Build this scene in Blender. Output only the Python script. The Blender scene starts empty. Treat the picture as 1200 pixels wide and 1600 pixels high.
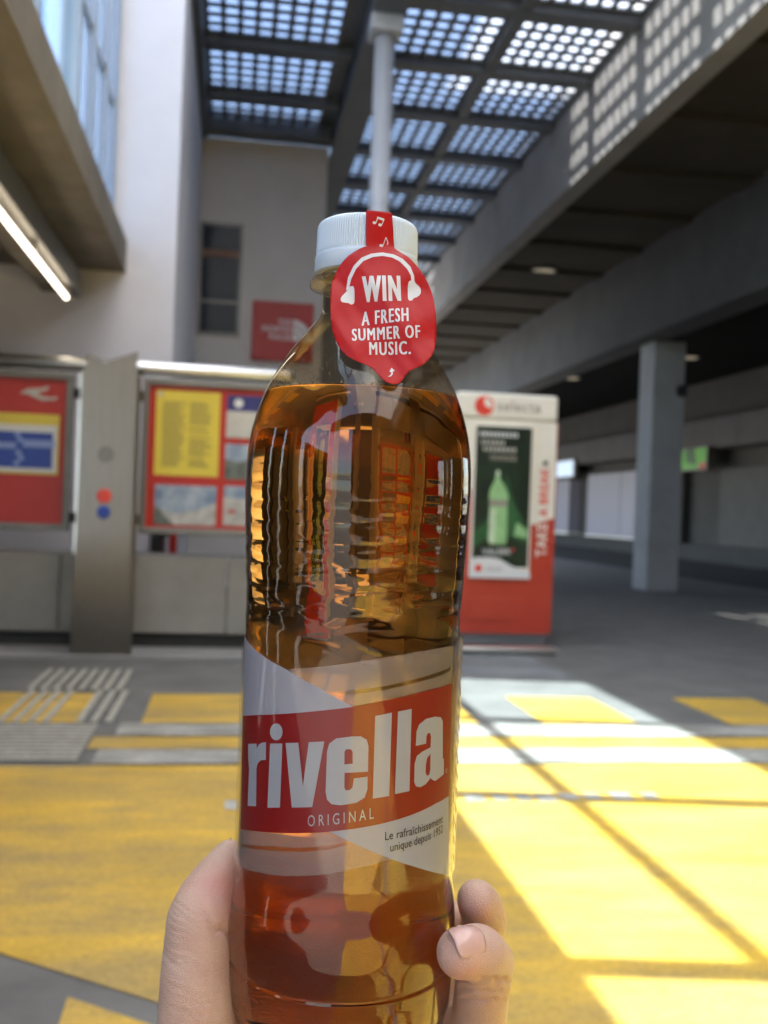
import bpy, bmesh, math, random
import numpy as np
from mathutils import Vector, Matrix
R = math.radians
random.seed(7)
sc = bpy.context.scene
C = sc.collection

# ------------------------------------------------------------------ camera
CAM_H = 1.15
yaw, roll = R(8.8), R(-2.11)
fwd = Vector((math.sin(yaw), math.cos(yaw), 0)); rgt = Vector((math.cos(yaw), -math.sin(yaw), 0)); up = Vector((0, 0, 1))
r2 = math.cos(roll)*rgt - math.sin(roll)*up
u2 = math.sin(roll)*rgt + math.cos(roll)*up
cam = bpy.data.objects.new('camera', bpy.data.cameras.new('camera')); C.objects.link(cam)
cam.matrix_world = Matrix(((r2.x, u2.x, -fwd.x, 0), (r2.y, u2.y, -fwd.y, 0), (r2.z, u2.z, -fwd.z, CAM_H), (0, 0, 0, 1)))
cam.data.sensor_fit = 'VERTICAL'; cam.data.sensor_height = 36; cam.data.sensor_width = 27
cam.data.lens = 36*1550/1600
cam.data.clip_start = 0.01; cam.data.clip_end = 2000
cam.data.dof.use_dof = True; cam.data.dof.focus_distance = 0.266; cam.data.dof.aperture_fstop = 19
sc.camera = cam

# ------------------------------------------------------------------ sky, sun, exposure
SUN_EL = R(61)
w = bpy.data.worlds.new('World'); sc.world = w; w.use_nodes = True
nt = w.node_tree
sky = nt.nodes.new('ShaderNodeTexSky'); sky.sky_type = 'NISHITA'; sky.sun_disc = False
sky.sun_elevation = SUN_EL; sky.sun_rotation = R(278); sky.air_density = 1.0; sky.dust_density = 1.5
bg = nt.nodes['Background']; bg.inputs['Strength'].default_value = 0.10
nt.links.new(sky.outputs[0], bg.inputs[0])
sun = bpy.data.objects.new('sun', bpy.data.lights.new('sun', 'SUN')); C.objects.link(sun)
sun.data.energy = 3.6; sun.data.angle = R(0.55); sun.data.color = (1, 0.95, 0.86)
sun.rotation_euler = Vector((1, -0.14, -math.tan(SUN_EL)*1.01)).to_track_quat('-Z', 'Y').to_euler()
sun.location = (-20, 3, 40)
vs = sc.view_settings; vs.view_transform = 'Standard'; vs.look = 'None'; vs.exposure = 2.82; vs.gamma = 1; vs.use_curve_mapping = False
cy = sc.cycles
cy.max_bounces = 14; cy.transmission_bounces = 14; cy.transparent_max_bounces = 24; cy.diffuse_bounces = 6; cy.glossy_bounces = 6
cy.sample_clamp_indirect = 6; cy.blur_glossy = 0.5; cy.use_denoising = True

# ------------------------------------------------------------------ materials
def nodes(name):
    m = bpy.data.materials.new(name); m.use_nodes = True
    return m, m.node_tree.nodes, m.node_tree.links, m.node_tree.nodes['Principled BSDF']
def mat(name, col, rough=0.6, var=0.0, scale=8.0, bump=0.0, metal=0.0, col2=None, spec=0.5, detail=6, coat=0.0, stretch=None):
    m, n, l, p = nodes(name)
    p.inputs['Base Color'].default_value = (*col, 1); p.inputs['Roughness'].default_value = rough
    p.inputs['Metallic'].default_value = metal; p.inputs['Specular IOR Level'].default_value = spec
    p.inputs['Coat Weight'].default_value = coat
    if var or bump or col2:
        tc = n.new('ShaderNodeTexCoord'); mp = n.new('ShaderNodeMapping'); l.new(tc.outputs['Object'], mp.inputs[0])
        if stretch: mp.inputs['Scale'].default_value = stretch
        t = n.new('ShaderNodeTexNoise'); t.inputs['Scale'].default_value = scale; t.inputs['Detail'].default_value = detail; t.inputs['Roughness'].default_value = 0.65
        l.new(mp.outputs[0], t.inputs['Vector'])
        if var or col2:
            cr = n.new('ShaderNodeValToRGB'); l.new(t.outputs[0], cr.inputs[0])
            a = tuple(c*(1-var) for c in col); b = col2 or tuple(min(1, c*(1+var)) for c in col)
            cr.color_ramp.elements[0].position = 0.33; cr.color_ramp.elements[1].position = 0.68
            cr.color_ramp.elements[0].color = (*a, 1); cr.color_ramp.elements[1].color = (*b, 1)
            l.new(cr.outputs[0], p.inputs['Base Color'])
        if bump:
            bn = n.new('ShaderNodeBump'); bn.inputs['Strength'].default_value = bump; bn.inputs['Distance'].default_value = 0.02
            l.new(t.outputs[0], bn.inputs['Height']); l.new(bn.outputs[0], p.inputs['Normal'])
    return m
def emit(name, col, s):
    m, n, l, p = nodes(name)
    p.inputs['Base Color'].default_value = (*col, 1); p.inputs['Emission Color'].default_value = (*col, 1); p.inputs['Emission Strength'].default_value = s
    return m
def sheet(name, tint, ior=1.5, gloss_rough=0.03, diff=None, diff_amt=0.0, trans_amt=0.5):
    """thin clear film or pane: see-through tint, Fresnel mirror, optional milky share"""
    m, n, l, p = nodes(name); n.remove(p)
    tr = n.new('ShaderNodeBsdfTransparent'); tr.inputs[0].default_value = (*tint, 1)
    gl = n.new('ShaderNodeBsdfGlossy'); gl.inputs['Roughness'].default_value = gloss_rough
    fr = n.new('ShaderNodeFresnel'); ge = n.new('ShaderNodeNewGeometry'); mi = n.new('ShaderNodeMix'); mi.data_type = 'FLOAT'
    l.new(ge.outputs['Backfacing'], mi.inputs[0]); mi.inputs[2].default_value = ior; mi.inputs[3].default_value = 1/ior; l.new(mi.outputs[0], fr.inputs[0])
    base = tr.outputs[0]
    if diff:
        d = n.new('ShaderNodeBsdfDiffuse'); d.inputs[0].default_value = (*diff, 1)
        t = n.new('ShaderNodeBsdfTranslucent'); t.inputs[0].default_value = (*diff, 1)
        m1 = n.new('ShaderNodeMixShader'); m1.inputs[0].default_value = trans_amt; l.new(d.outputs[0], m1.inputs[1]); l.new(t.outputs[0], m1.inputs[2])
        m2 = n.new('ShaderNodeMixShader'); m2.inputs[0].default_value = diff_amt; l.new(tr.outputs[0], m2.inputs[1]); l.new(m1.outputs[0], m2.inputs[2])
        base = m2.outputs[0]
    mx = n.new('ShaderNodeMixShader'); l.new(fr.outputs[0], mx.inputs[0]); l.new(base, mx.inputs[1]); l.new(gl.outputs[0], mx.inputs[2])
    l.new(mx.outputs[0], n['Material Output'].inputs[0])
    return m
def worn(name, paint, under, amount=0.5, scale=2.2, rough=0.55):
    """paint worn through in patches to what lies under it"""
    m, n, l, p = nodes(name)
    tc = n.new('ShaderNodeTexCoord')
    a = n.new('ShaderNodeTexNoise'); a.inputs['Scale'].default_value = scale; a.inputs['Detail'].default_value = 10; a.inputs['Roughness'].default_value = 0.72
    b = n.new('ShaderNodeTexNoise'); b.inputs['Scale'].default_value = scale*0.8; b.inputs['Detail'].default_value = 5
    mp = n.new('ShaderNodeMapping'); mp.inputs['Scale'].default_value = (0.55, 1.6, 1); l.new(tc.outputs['Object'], mp.inputs[0])
    l.new(mp.outputs[0], a.inputs['Vector']); l.new(tc.outputs['Object'], b.inputs['Vector'])
    ra = n.new('ShaderNodeValToRGB'); ra.color_ramp.elements[0].position = amount-0.06; ra.color_ramp.elements[1].position = amount+0.16
    ra.color_ramp.elements[0].color = (1, 1, 1, 1); ra.color_ramp.elements[1].color = (0, 0, 0, 1)
    l.new(a.outputs[0], ra.inputs[0])
    rb = n.new('ShaderNodeValToRGB'); rb.color_ramp.elements[0].position = 0.35; rb.color_ramp.elements[1].position = 0.7
    rb.color_ramp.elements[0].color = (*[c*0.8 for c in paint], 1); rb.color_ramp.elements[1].color = (*[min(1, c*1.12) for c in paint], 1)
    l.new(b.outputs[0], rb.inputs[0])
    mx = n.new('ShaderNodeMix'); mx.data_type = 'RGBA'
    l.new(ra.outputs[0], mx.inputs[0]); l.new(rb.outputs[0], mx.inputs[6]); mx.inputs[7].default_value = (*under, 1)
    l.new(mx.outputs[2], p.inputs['Base Color']); p.inputs['Roughness'].default_value = rough
    g_ = n.new('ShaderNodeTexNoise'); g_.inputs['Scale'].default_value = 55; g_.inputs['Detail'].default_value = 8; g_.inputs['Roughness'].default_value = 0.8; l.new(tc.outputs['Object'], g_.inputs['Vector'])
    rg = n.new('ShaderNodeValToRGB'); rg.color_ramp.elements[0].position = 0.3; rg.color_ramp.elements[1].position = 0.62; rg.color_ramp.elements[0].color = (0.62, 0.60, 0.58, 1); rg.color_ramp.elements[1].color = (1.06, 1.06, 1.06, 1)
    l.new(g_.outputs[0], rg.inputs[0]); mg = n.new('ShaderNodeMix'); mg.data_type = 'RGBA'; mg.blend_type = 'MULTIPLY'; mg.inputs[0].default_value = 1
    l.new(mx.outputs[2], mg.inputs[6]); l.new(rg.outputs[0], mg.inputs[7]); l.new(mg.outputs[2], p.inputs['Base Color'])
    bn = n.new('ShaderNodeBump'); bn.inputs['Strength'].default_value = 0.25; bn.inputs['Distance'].default_value = 0.01
    l.new(a.outputs[0], bn.inputs['Height']); l.new(bn.outputs[0], p.inputs['Normal'])
    return m

M = {}
M['asphalt'] = mat('asphalt', (0.15, 0.145, 0.137), 0.75, 0.22, 3.0, 0.25, detail=10)
M['road'] = mat('road', (0.03, 0.03, 0.027), 0.8, 0.2, 3.0, 0.12)
M['yellow'] = worn('yellow_paint', (0.80, 0.50, 0.06), (0.46, 0.32, 0.10), 0.44)
M['white_paint'] = worn('white_paint', (0.58, 0.57, 0.53), (0.24, 0.23, 0.2), 0.46, 4.0)
M['tactile'] = mat('tactile', (0.42, 0.40, 0.34), 0.7, 0.25, 30)
M['white_wall'] = mat('white_wall', (0.72, 0.71, 0.745), 0.85, 0.05, 1.2, 0.05)
M['grey_wall'] = mat('grey_wall', (0.60, 0.57, 0.54), 0.85, 0.08, 0.9, 0.05)
M['concrete'] = mat('concrete', (0.27, 0.26, 0.25), 0.85, 0.16, 1.5, 0.15, detail=9)
M['canopy'] = mat('canopy_concrete', (0.185, 0.16, 0.125), 0.85, 0.25, 1.6, 0.15, detail=9)
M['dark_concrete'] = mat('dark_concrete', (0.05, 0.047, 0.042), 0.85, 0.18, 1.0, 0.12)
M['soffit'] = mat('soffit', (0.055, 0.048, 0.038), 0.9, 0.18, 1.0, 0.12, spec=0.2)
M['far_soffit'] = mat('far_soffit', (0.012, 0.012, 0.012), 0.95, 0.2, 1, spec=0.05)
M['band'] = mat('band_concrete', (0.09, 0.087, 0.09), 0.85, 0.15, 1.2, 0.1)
M['shutter'] = mat('shutter_grey', (0.055, 0.052, 0.047), 0.7, 0.15, 2)
M['roof_steel'] = mat('roof_steel', (0.10, 0.11, 0.125), 0.5, 0.15, 3)
M['beam2'] = mat('beam_concrete', (0.075, 0.075, 0.078), 0.85, 0.16, 1.5, 0.15)
M['plinth'] = mat('plinth_stone', (0.27, 0.25, 0.22), 0.6, 0.15, 2, 0.05)
M['post_grey'] = mat('post_grey', (0.44, 0.46, 0.5), 0.45, 0.05, 4)
M['pillar'] = mat('pillar_grey', (0.36, 0.37, 0.375), 0.8, 0.12, 1.8, 0.1)
M['steel'] = mat('brushed_steel', (0.27, 0.245, 0.22), 0.36, 0.12, 6, 0.0, metal=1.0, stretch=(40, 40, 0.6))
M['alu'] = mat('aluminium', (0.72, 0.72, 0.71), 0.28, 0.05, 5, metal=1.0)
M['frame'] = mat('frame_grey', (0.22, 0.21, 0.19), 0.45, 0.08, 5, metal=0.6)
M['black'] = mat('black_rubber', (0.02, 0.02, 0.02), 0.6)
M['red'] = mat('red_enamel', (0.50, 0.022, 0.012), 0.4, 0.06, 2)
M['yposter'] = mat('yellow_poster', (0.74, 0.57, 0.06), 0.4, 0.03, 3)
M['ink'] = mat('ink', (0.36, 0.29, 0.07), 0.6)
M['blue'] = mat('blue_print', (0.02, 0.06, 0.36), 0.4, 0.1, 4)
M['navy'] = mat('navy_print', (0.03, 0.03, 0.16), 0.4)
M['paleblue'] = mat('pale_blue_print', (0.25, 0.34, 0.66), 0.4)
M['white'] = mat('white_print', (0.75, 0.74, 0.72), 0.5)
M['offwhite'] = mat('off_white_print', (0.55, 0.52, 0.46), 0.5, 0.15, 6)
M['cream'] = mat('cream_paint', (0.82, 0.77, 0.66), 0.4, 0.04, 3)
M['vred'] = mat('vending_red', (0.52, 0.055, 0.03), 0.35, 0.08, 2.5, coat=0.2)
M['vlogo'] = mat('logo_red', (0.75, 0.06, 0.035), 0.4)
M['lgrey'] = mat('letter_grey', (0.30, 0.27, 0.22), 0.6)
M['vpost'] = mat('poster_dark_green', (0.016, 0.024, 0.018), 0.3, 0.4, 3, col2=(0.022, 0.045, 0.026))
M['vglow'] = mat('poster_mid_green', (0.035, 0.12, 0.045), 0.3, 0.3, 4)
M['vbot'] = mat('poster_bottle_green', (0.33, 0.58, 0.26), 0.3, 0.2, 8)
M['vbot2'] = mat('poster_bottle_pale', (0.55, 0.66, 0.46), 0.3, 0.2, 8)
M['signred'] = mat('sign_red', (0.42, 0.022, 0.018), 0.45, 0.06, 2)
M['photo_sky'] = mat('photo_sky', (0.13, 0.24, 0.42), 0.4, 0.3, 5, col2=(0.5, 0.55, 0.6))
M['photo_snow'] = mat('photo_snow', (0.45, 0.43, 0.40), 0.4, 0.35, 9)
M['photo_rock'] = mat('photo_rock', (0.13, 0.15, 0.13), 0.4, 0.5, 9)
M['pane_dark'] = mat('pane_dark', (0.010, 0.016, 0.028), 0.08, spec=0.12)
M['brown'] = mat('brown_rail', (0.20, 0.10, 0.06), 0.6)
M['glass'] = sheet('glass_pane', (0.80, 0.90, 0.95), 1.45, 0.01)
M['frosted'] = sheet('frosted_pane', (0.55, 0.66, 0.80), 1.45, 0.15, (0.45, 0.55, 0.70), 0.6, 0.6)
M['cell'] = sheet('skylight_cell', (0.88, 0.90, 0.93), 1.3, 0.3, (0.82, 0.83, 0.84), 0.24, 0.8)
M['milky'] = sheet('fill_light_roof', (0.1, 0.1, 0.1), 1.2, 0.4, (0.84, 0.84, 0.84), 0.999, 0.72)  # for the unseen roof decks that spread soft daylight
M['mullion'] = mat('mullion_grey', (0.30, 0.36, 0.44), 0.4, 0.05, 3)
M['tube'] = emit('lit_tube', (1.0, 0.86, 0.66), 1.0)
M['spot'] = emit('lit_spot', (1.0, 0.86, 0.62), 0.02)
M['lightbox'] = emit('lit_box', (0.62, 0.76, 0.95), 0.09)
M['green'] = emit('lit_green', (0.07, 0.24, 0.03), 0.05)
M['green2'] = mat('sign_dark_green', (0.03, 0.10, 0.03), 0.5)
M['advert'] = emit('lit_advert', (0.24, 0.23, 0.27), 0.012)

# ------------------------------------------------------------------ helpers
def link(name, me, m, parent=None):
    o = bpy.data.objects.new(name, me); C.objects.link(o)
    if m is not None:
        me.materials.clear(); me.materials.append(M[m] if isinstance(m, str) else m)
    if parent: o.parent = parent
    return o
def tag(o, label=None, cat=None, group=None, kind=None):
    if label: o['label'] = label
    if cat: o['category'] = cat
    if group: o['group'] = group
    if kind: o['kind'] = kind
    return o
def thing(name, label, cat, loc=(0, 0, 0), rz=0, group=None):
    o = bpy.data.objects.new(name, None); C.objects.link(o); o.location = loc; o.rotation_euler = (0, 0, rz); o.empty_display_size = 0.1
    return tag(o, label, cat, group)
def bm_box(bm, x0, x1, y0, y1, z0, z1):
    v = [bm.verts.new(p) for p in ((x0, y0, z0), (x1, y0, z0), (x1, y1, z0), (x0, y1, z0), (x0, y0, z1), (x1, y0, z1), (x1, y1, z1), (x0, y1, z1))]
    for f in ((0, 3, 2, 1), (4, 5, 6, 7), (0, 1, 5, 4), (1, 2, 6, 5), (2, 3, 7, 6), (3, 0, 4, 7)): bm.faces.new([v[i] for i in f])
def fin(bm, name, m, parent=None, smooth=False, bevel=0.0, seg=2):
    if bevel: bmesh.ops.bevel(bm, geom=bm.edges[:], offset=bevel, segments=seg, affect='EDGES', profile=0.5)
    bmesh.ops.recalc_face_normals(bm, faces=bm.faces[:])
    me = bpy.data.meshes.new(name); bm.to_mesh(me); bm.free()
    if smooth: me.polygons.foreach_set('use_smooth', [True]*len(me.polygons))
    o = link(name, me, m, parent)
    return o
def origin(p):
    v = Vector((0, 0, 0))
    while p: v += p.location; p = p.parent
    return v
def box(name, m, parent, x0, x1, y0, y1, z0, z1, bevel=0.0):
    """x.. in the parent's frame (parents stand unrotated unless said)"""
    bm = bmesh.new(); px, py, pz = origin(parent)
    bm_box(bm, x0-px, x1-px, y0-py, y1-py, z0-pz, z1-pz)
    return fin(bm, name, m, parent, bevel=bevel)
def prism(name, m, parent, pts, y0, y1, axis='Y', bevel=0):
    """polygon in (x,z) pushed through y0..y1, or in (y,z) pushed through x (axis X), or (x,y) through z"""
    bm = bmesh.new(); px, py, pz = origin(parent)
    def P(a, b, c):
        q = (a, c, b) if axis == 'Y' else ((c, a, b) if axis == 'X' else (a, b, c))
        return (q[0]-px, q[1]-py, q[2]-pz)
    A = [bm.verts.new(P(a, b, y0)) for a, b in pts]; B = [bm.verts.new(P(a, b, y1)) for a, b in pts]
    bm.faces.new(A); bm.faces.new(B[::-1])
    for i in range(len(pts)): bm.faces.new((A[i], B[i], B[(i+1) % len(pts)], A[(i+1) % len(pts)]))
    return fin(bm, name, m, parent, bevel=bevel)
def disc_pts(cx, cz, r, n=28, rz=None): return [(cx+r*math.cos(2*math.pi*i/n), cz+(rz or r)*math.sin(2*math.pi*i/n)) for i in range(n)]
def flat2d(polys=None, text=None, offset=0.0, res=4, space=1.0):
    """outline(s) or a word -> flat bmesh in the xy plane, holes respected"""
    if text is not None:
        cu = bpy.data.curves.new('t', 'FONT'); cu.body = text; cu.offset = offset; cu.resolution_u = res; cu.space_character = space+offset*5
    else:
        cu = bpy.data.curves.new('t', 'CURVE'); cu.dimensions = '2D'; cu.fill_mode = 'BOTH'
        for pts in polys:
            s = cu.splines.new('POLY'); s.points.add(len(pts)-1); s.use_cyclic_u = True
            for i, q in enumerate(pts): s.points[i].co = (q[0], q[1], 0, 1)
    o = bpy.data.objects.new('t', cu); C.objects.link(o)
    me = o.to_mesh(); bm = bmesh.new(); bm.from_mesh(me); o.to_mesh_clear()
    bpy.data.objects.remove(o); bpy.data.curves.remove(cu)
    bmesh.ops.remove_doubles(bm, verts=bm.verts[:], dist=1e-6)
    return bm
def fit_text(bm, a, b, up, caps=True):
    """scale a flat word so that its box runs from a to b along the base line, up being the top of the left end"""
    xs = [v.co.x for v in bm.verts]; ys = [v.co.y for v in bm.verts]
    x0, x1 = min(xs), max(xs); y0, y1 = (min(ys), max(ys)) if caps else (0.0, 0.73)
    for v in bm.verts:
        s = (v.co.x-x0)/(x1-x0); t = (v.co.y-y0)/(y1-y0)
        v.co = (a[0]+s*(b[0]-a[0])+t*(up[0]-a[0]), a[1]+s*(b[1]-a[1])+t*(up[1]-a[1]), 0)
    return bm
def cut(bm, dx=None, dz=None):
    for step, ax in ((dx, 0), (dz, 1)):
        if not step: continue
        c = [v.co[ax] for v in bm.verts]; k0, k1 = math.ceil(min(c)/step), math.floor(max(c)/step)
        nrm = (1, 0, 0) if ax == 0 else (0, 1, 0)
        for k in range(k0, k1+1):
            bmesh.ops.bisect_plane(bm, geom=bm.verts[:]+bm.edges[:]+bm.faces[:], plane_co=tuple(n_*k*step for n_ in nrm), plane_no=nrm, dist=1e-7)
    return bm
def mapped(bm, fn, name, m, parent, smooth=True, flip=False):
    for v in bm.verts: v.co = fn(v.co.x, v.co.y)
    me = bpy.data.meshes.new(name); 
    if flip: bmesh.ops.reverse_faces(bm, faces=bm.faces[:])
    bm.to_mesh(me); bm.free()
    if smooth: me.polygons.foreach_set('use_smooth', [True]*len(me.polygons))
    return link(name, me, m, parent)
def word(text, a, b, up, y, name, m, parent, offset=0.0, caps=True):
    """printed word on a plane facing the camera side (-Y) at depth y; a, b, up in world (x,z)"""
    bm = fit_text(flat2d(text=text, offset=offset), a, b, up, caps); px, py, pz = origin(parent)
    return mapped(bm, lambda x, z: (x-px, y-py, z-pz), name, m, parent, smooth=False)
def print_poly(pts, y, name, m, parent):
    bm = flat2d(polys=[pts] if not isinstance(pts[0][0], (tuple, list)) else pts); px, py, pz = origin(parent)
    return mapped(bm, lambda x, z: (x-px, y-py, z-pz), name, m, parent, smooth=False)
def rect(x0, x1, z0, z1): return [(x0, z0), (x1, z0), (x1, z1), (x0, z1)]
def tube(bm, pts, r, n=12):
    rings = []
    for i, p in enumerate(pts):
        p = Vector(p); d = (Vector(pts[min(i+1, len(pts)-1)])-Vector(pts[max(i-1, 0)])).normalized()
        a = d.orthogonal().normalized(); b = d.cross(a)
        rr = r[i] if isinstance(r, (list, tuple)) else r
        rings.append([bm.verts.new(p+rr*(math.cos(2*math.pi*k/n)*a+math.sin(2*math.pi*k/n)*b)) for k in range(n)])
    for A, B in zip(rings, rings[1:]):
        for k in range(n): bm.faces.new((A[k], A[(k+1) % n], B[(k+1) % n], B[k]))
    bm.faces.new(rings[0][::-1]); bm.faces.new(rings[-1])

# ------------------------------------------------------------------ ground, road, paint
bm = bmesh.new(); v = [bm.verts.new(p) for p in ((-400, -400, 0), (400, -400, 0), (400, 400, 0), (-400, 400, 0))]; bm.faces.new(v)
ground = tag(fin(bm, 'ground', 'asphalt'), kind='structure')
box('road', 'road', None, 9.5, 14.4, -60, 120, 0.002, 0.006)['kind'] = 'structure'
def paint(name, m, pts, z=0.004):
    bm = bmesh.new(); bm.faces.new([bm.verts.new((x, y, z)) for x, y in pts]); return fin(bm, name, m, ground)
def prect(name, m, x0, x1, y0, y1, z=0.004): return paint(name, m, [(x0, y0), (x1, y0), (x1, y1), (x0, y1)], z)
prect('yellow_marking', 'yellow', -8, 12, 4.75, 4.99)
for x0, x1 in ((-3.1, -2.3), (-1.9, -0.72), (-0.42, 0.30), (0.65, 1.40), (1.77, 2.33), (2.89, 3.45), (4.01, 4.57), (5.13, 5.69)):
    prect('yellow_marking', 'yellow', x0, x1, 5.31, 6.12)
paint('yellow_marking', 'yellow', [(-8, 4.44), (9.2, 4.44), (9.2, -6), (3.2, -6), (0.30, 2.03), (-0.17, 2.36), (-0.50, 2.59), (-2.9, 4.24)])
paint('yellow_marking', 'yellow', [(-0.33, 2.37), (0.26, 1.95), (3.0, -6), (-0.33, -6)])
prect('white_marking', 'white_paint', -0.52, 12, 5.0, 5.28, 0.008)
prect('white_marking', 'white_paint', -0.56, 12, 4.46, 4.73, 0.008)
x = 0.98
while x < 1.75:
    wd = random.uniform(0.06, 0.11); o = prect('worn_dash', 'white_paint', x, x+wd, 3.86+random.uniform(-.015, .015), 3.96, 0.008); x += wd+random.uniform(0.02, 0.05)
prect('worn_dash', 'white_paint', 0.02, 0.11, 3.78, 3.90, 0.008)
# tactile strips: each ridge a piece
tactile = tag(box('tactile_paving', 'asphalt', None, -4.0, -0.62, 4.5, 5.28, 0.004, 0.009), kind='structure')
def ridge(x0, x1, y0, y1): box('ridge', 'tactile', tactile, x0, x1, y0, y1, 0.009, 0.0125)
for k in range(8): ridge(-1.17+k*0.074, -1.135+k*0.074, 6.2, 6.95)
for k in range(4): ridge(-1.14+k*0.074, -1.105+k*0.074, 5.3, 6.18)
for k in range(3): ridge(-0.75+k*0.074, -0.715+k*0.074, 5.3, 6.18)
for k in range(10): ridge(-4.0, -0.63, 4.52+k*0.075, 4.556+k*0.075)

# ------------------------------------------------------------------ left building: white tower, low wall, recess block
tower = thing('white_tower', 'tall white plastered tower corner beside the skylight, above the notice boards', 'building', (-0.87, 9.5, 0))
box('wall', 'white_wall', tower, -1.31, -0.59, 9.5, 14.43, 0, 12.35)
box('low_wall', 'white_wall', tower, -6.5, -1.309, 9.503, 9.78, 0, 3.289)
box('upper_block', 'grey_wall', tower, -4, -0.62, 13.5, 22, 12.36, 21)
block = thing('grey_block', 'grey plastered building set back in the corner, with one narrow window', 'building', (0.3, 14.43, 0))
box('wall', 'grey_wall', block, -0.72, 1.22, 14.425, 20, 0, 6.42)
win = box('window', 'frame', block, -0.57, 0.04, 14.40, 14.428, 3.58, 5.20)
for (z0, z1) in ((3.63, 4.05), (4.09, 4.70), (4.80, 5.15)): box('pane', 'pane_dark', win, -0.53, 0.0, 14.388, 14.398, z0, z1)
box('rail', 'brown', win, -0.53, 0.0, 14.37, 14.386, 4.70, 4.80)
sign = thing('red_logo_sign', 'square red sign with white lettering and quarter dome on the grey wall', 'sign', (0.65, 14.39, 3.27))
box('board', 'signred', sign, 0.21, 1.09, 14.36, 14.425, 3.27, 4.12, 0.01)
word('THE', (0.58, 3.79), (0.76, 3.79), (0.58, 3.87), 14.356, 'lettering', 'white', sign, 0.02)
word('NORTH', (0.36, 3.68), (0.76, 3.68), (0.36, 3.77), 14.356, 'lettering', 'white', sign, 0.02)
word('FACE', (0.46, 3.57), (0.76, 3.57), (0.46, 3.66), 14.356, 'lettering', 'white', sign, 0.02)
for ra, rb in ((0.30, 0.225), (0.205, 0.135), (0.115, 0.0)):
    A = [(0.79+ra*math.sin(R(a))*0.9, 3.57+ra*math.cos(R(a))) for a in range(0, 91, 6)]
    B = [(0.79+rb*math.sin(R(a))*0.9, 3.57+rb*math.cos(R(a))) for a in range(90, -1, -6)] if rb else [(0.79, 3.57)]
    print_poly(A+B, 14.356, 'quarter_dome_arc', 'white', sign)

# canopy, lit tube, glass front
canopy = thing('concrete_canopy', 'rough brown concrete canopy slab jutting over the notice boards', 'canopy', (-2, 4, 3.29))
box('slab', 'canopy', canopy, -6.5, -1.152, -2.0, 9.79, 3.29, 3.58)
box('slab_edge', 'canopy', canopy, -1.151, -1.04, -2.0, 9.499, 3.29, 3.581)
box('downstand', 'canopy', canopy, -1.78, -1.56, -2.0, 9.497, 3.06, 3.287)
lamp = thing('tube_lamp', 'lit fluorescent tube lamp in a grey housing under the canopy', 'lamp', (-1.45, 6, 2.9))
box('housing', 'frame', lamp, -1.52, -1.40, 2.0, 9.3, 2.99, 3.20, 0.01)
bm = bmesh.new(); tube(bm, [(-0.01, -3.0, -0.005), (-0.01, 2.86, -0.005)], 0.019, 14); fin(bm, 'tube', 'tube', lamp, True)
for yy in (2.6, 4.2, 5.8, 7.4, 8.9): box('bracket', 'frame', lamp, -1.485, -1.435, yy-0.02, yy+0.02, 2.925, 2.99)
front = thing('glass_front', 'tall glazed front with blue grey mullions above the canopy', 'glazing', (-1.22, 4, 3.58))
ys = [-1.92, -0.37, 1.18, 2.73, 4.28, 5.83, 7.25, 8.0, 8.75, 9.44]
for yy in ys: box('mullion', 'mullion', front, -1.29, -1.16, yy-0.05, yy+0.05, 3.582, 6.92)
for z in (3.60, 4.82, 6.86): 
    for a, b in zip(ys, ys[1:]): box('transom', 'mullion', front, -1.25, -1.19, a+0.052, b-0.052, z-0.015, z+0.04)
for a, b in zip(ys, ys[1:]):
    for z0, z1 in ((3.645, 4.80), (4.865, 6.84)):
        box('pane', 'frosted' if a > 7.1 else 'glass', front, -1.226, -1.214, a+0.05, b-0.05, z0, z1)

# ------------------------------------------------------------------ skylight roof
roof = thing('skylight_roof', 'dark steel roof frame carrying the square dotted skylight panels', 'roof', (1.5, 10, 6.45))
beams = [5.73+1.5*k for k in range(13)]
for yb in beams:
    box('beam', 'roof_steel', roof, -0.585 if yb < 14 else 1.62, 1.248 if yb < 14 else 1.62+0.003, yb-0.075, yb+0.075, 6.50, 6.66) if 10 < yb < 14 else None
    box('beam', 'roof_steel', roof, 1.602, 4.195, yb-0.075, yb+0.075, 6.50, 6.66)
    box('flange', 'roof_steel', roof, 1.605, 4.19, yb-0.11, yb+0.11, 6.485, 6.498)
box('girder', 'roof_steel', roof, 1.25, 1.60, -2, 25, 6.30, 6.75)
box('edge_beam', 'roof_steel', roof, -0.588, -0.50, 8.9, 14.4, 6.38, 6.70)
box('joint_bar', 'roof_steel', roof, 2.82, 2.96, 5.6, 25, 6.50, 6.64)
box('deck', 'milky', roof, -1.30, 1.248, -8.0, 8.6, 6.93, 6.95)  # milky decks out of view, added to send soft daylight down
box('deck', 'milky', roof, 1.604, 4.19, -8.0, 5.6, 6.68, 6.70)
box('deck', 'milky', roof, -1.30, -0.588, 8.602, 9.497, 6.93, 6.95)
box('deck', 'milky', roof, -0.586, 1.248, 8.602, 10.15, 6.93, 6.95)
box('filler', 'roof_steel', roof, 1.06, 1.248, 8.6, 14.4, 6.625, 6.64)
box('filler', 'roof_steel', roof, -0.499, 1.249, 14.1, 14.428, 6.423, 6.70)
box('filler', 'roof_steel', roof, -0.499, 1.248, 9.95, 10.15, 6.64, 6.92)
box('end_wall', 'dark_concrete', roof, 1.225, 4.19, 24.5, 24.8, 0, 6.9)
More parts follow.
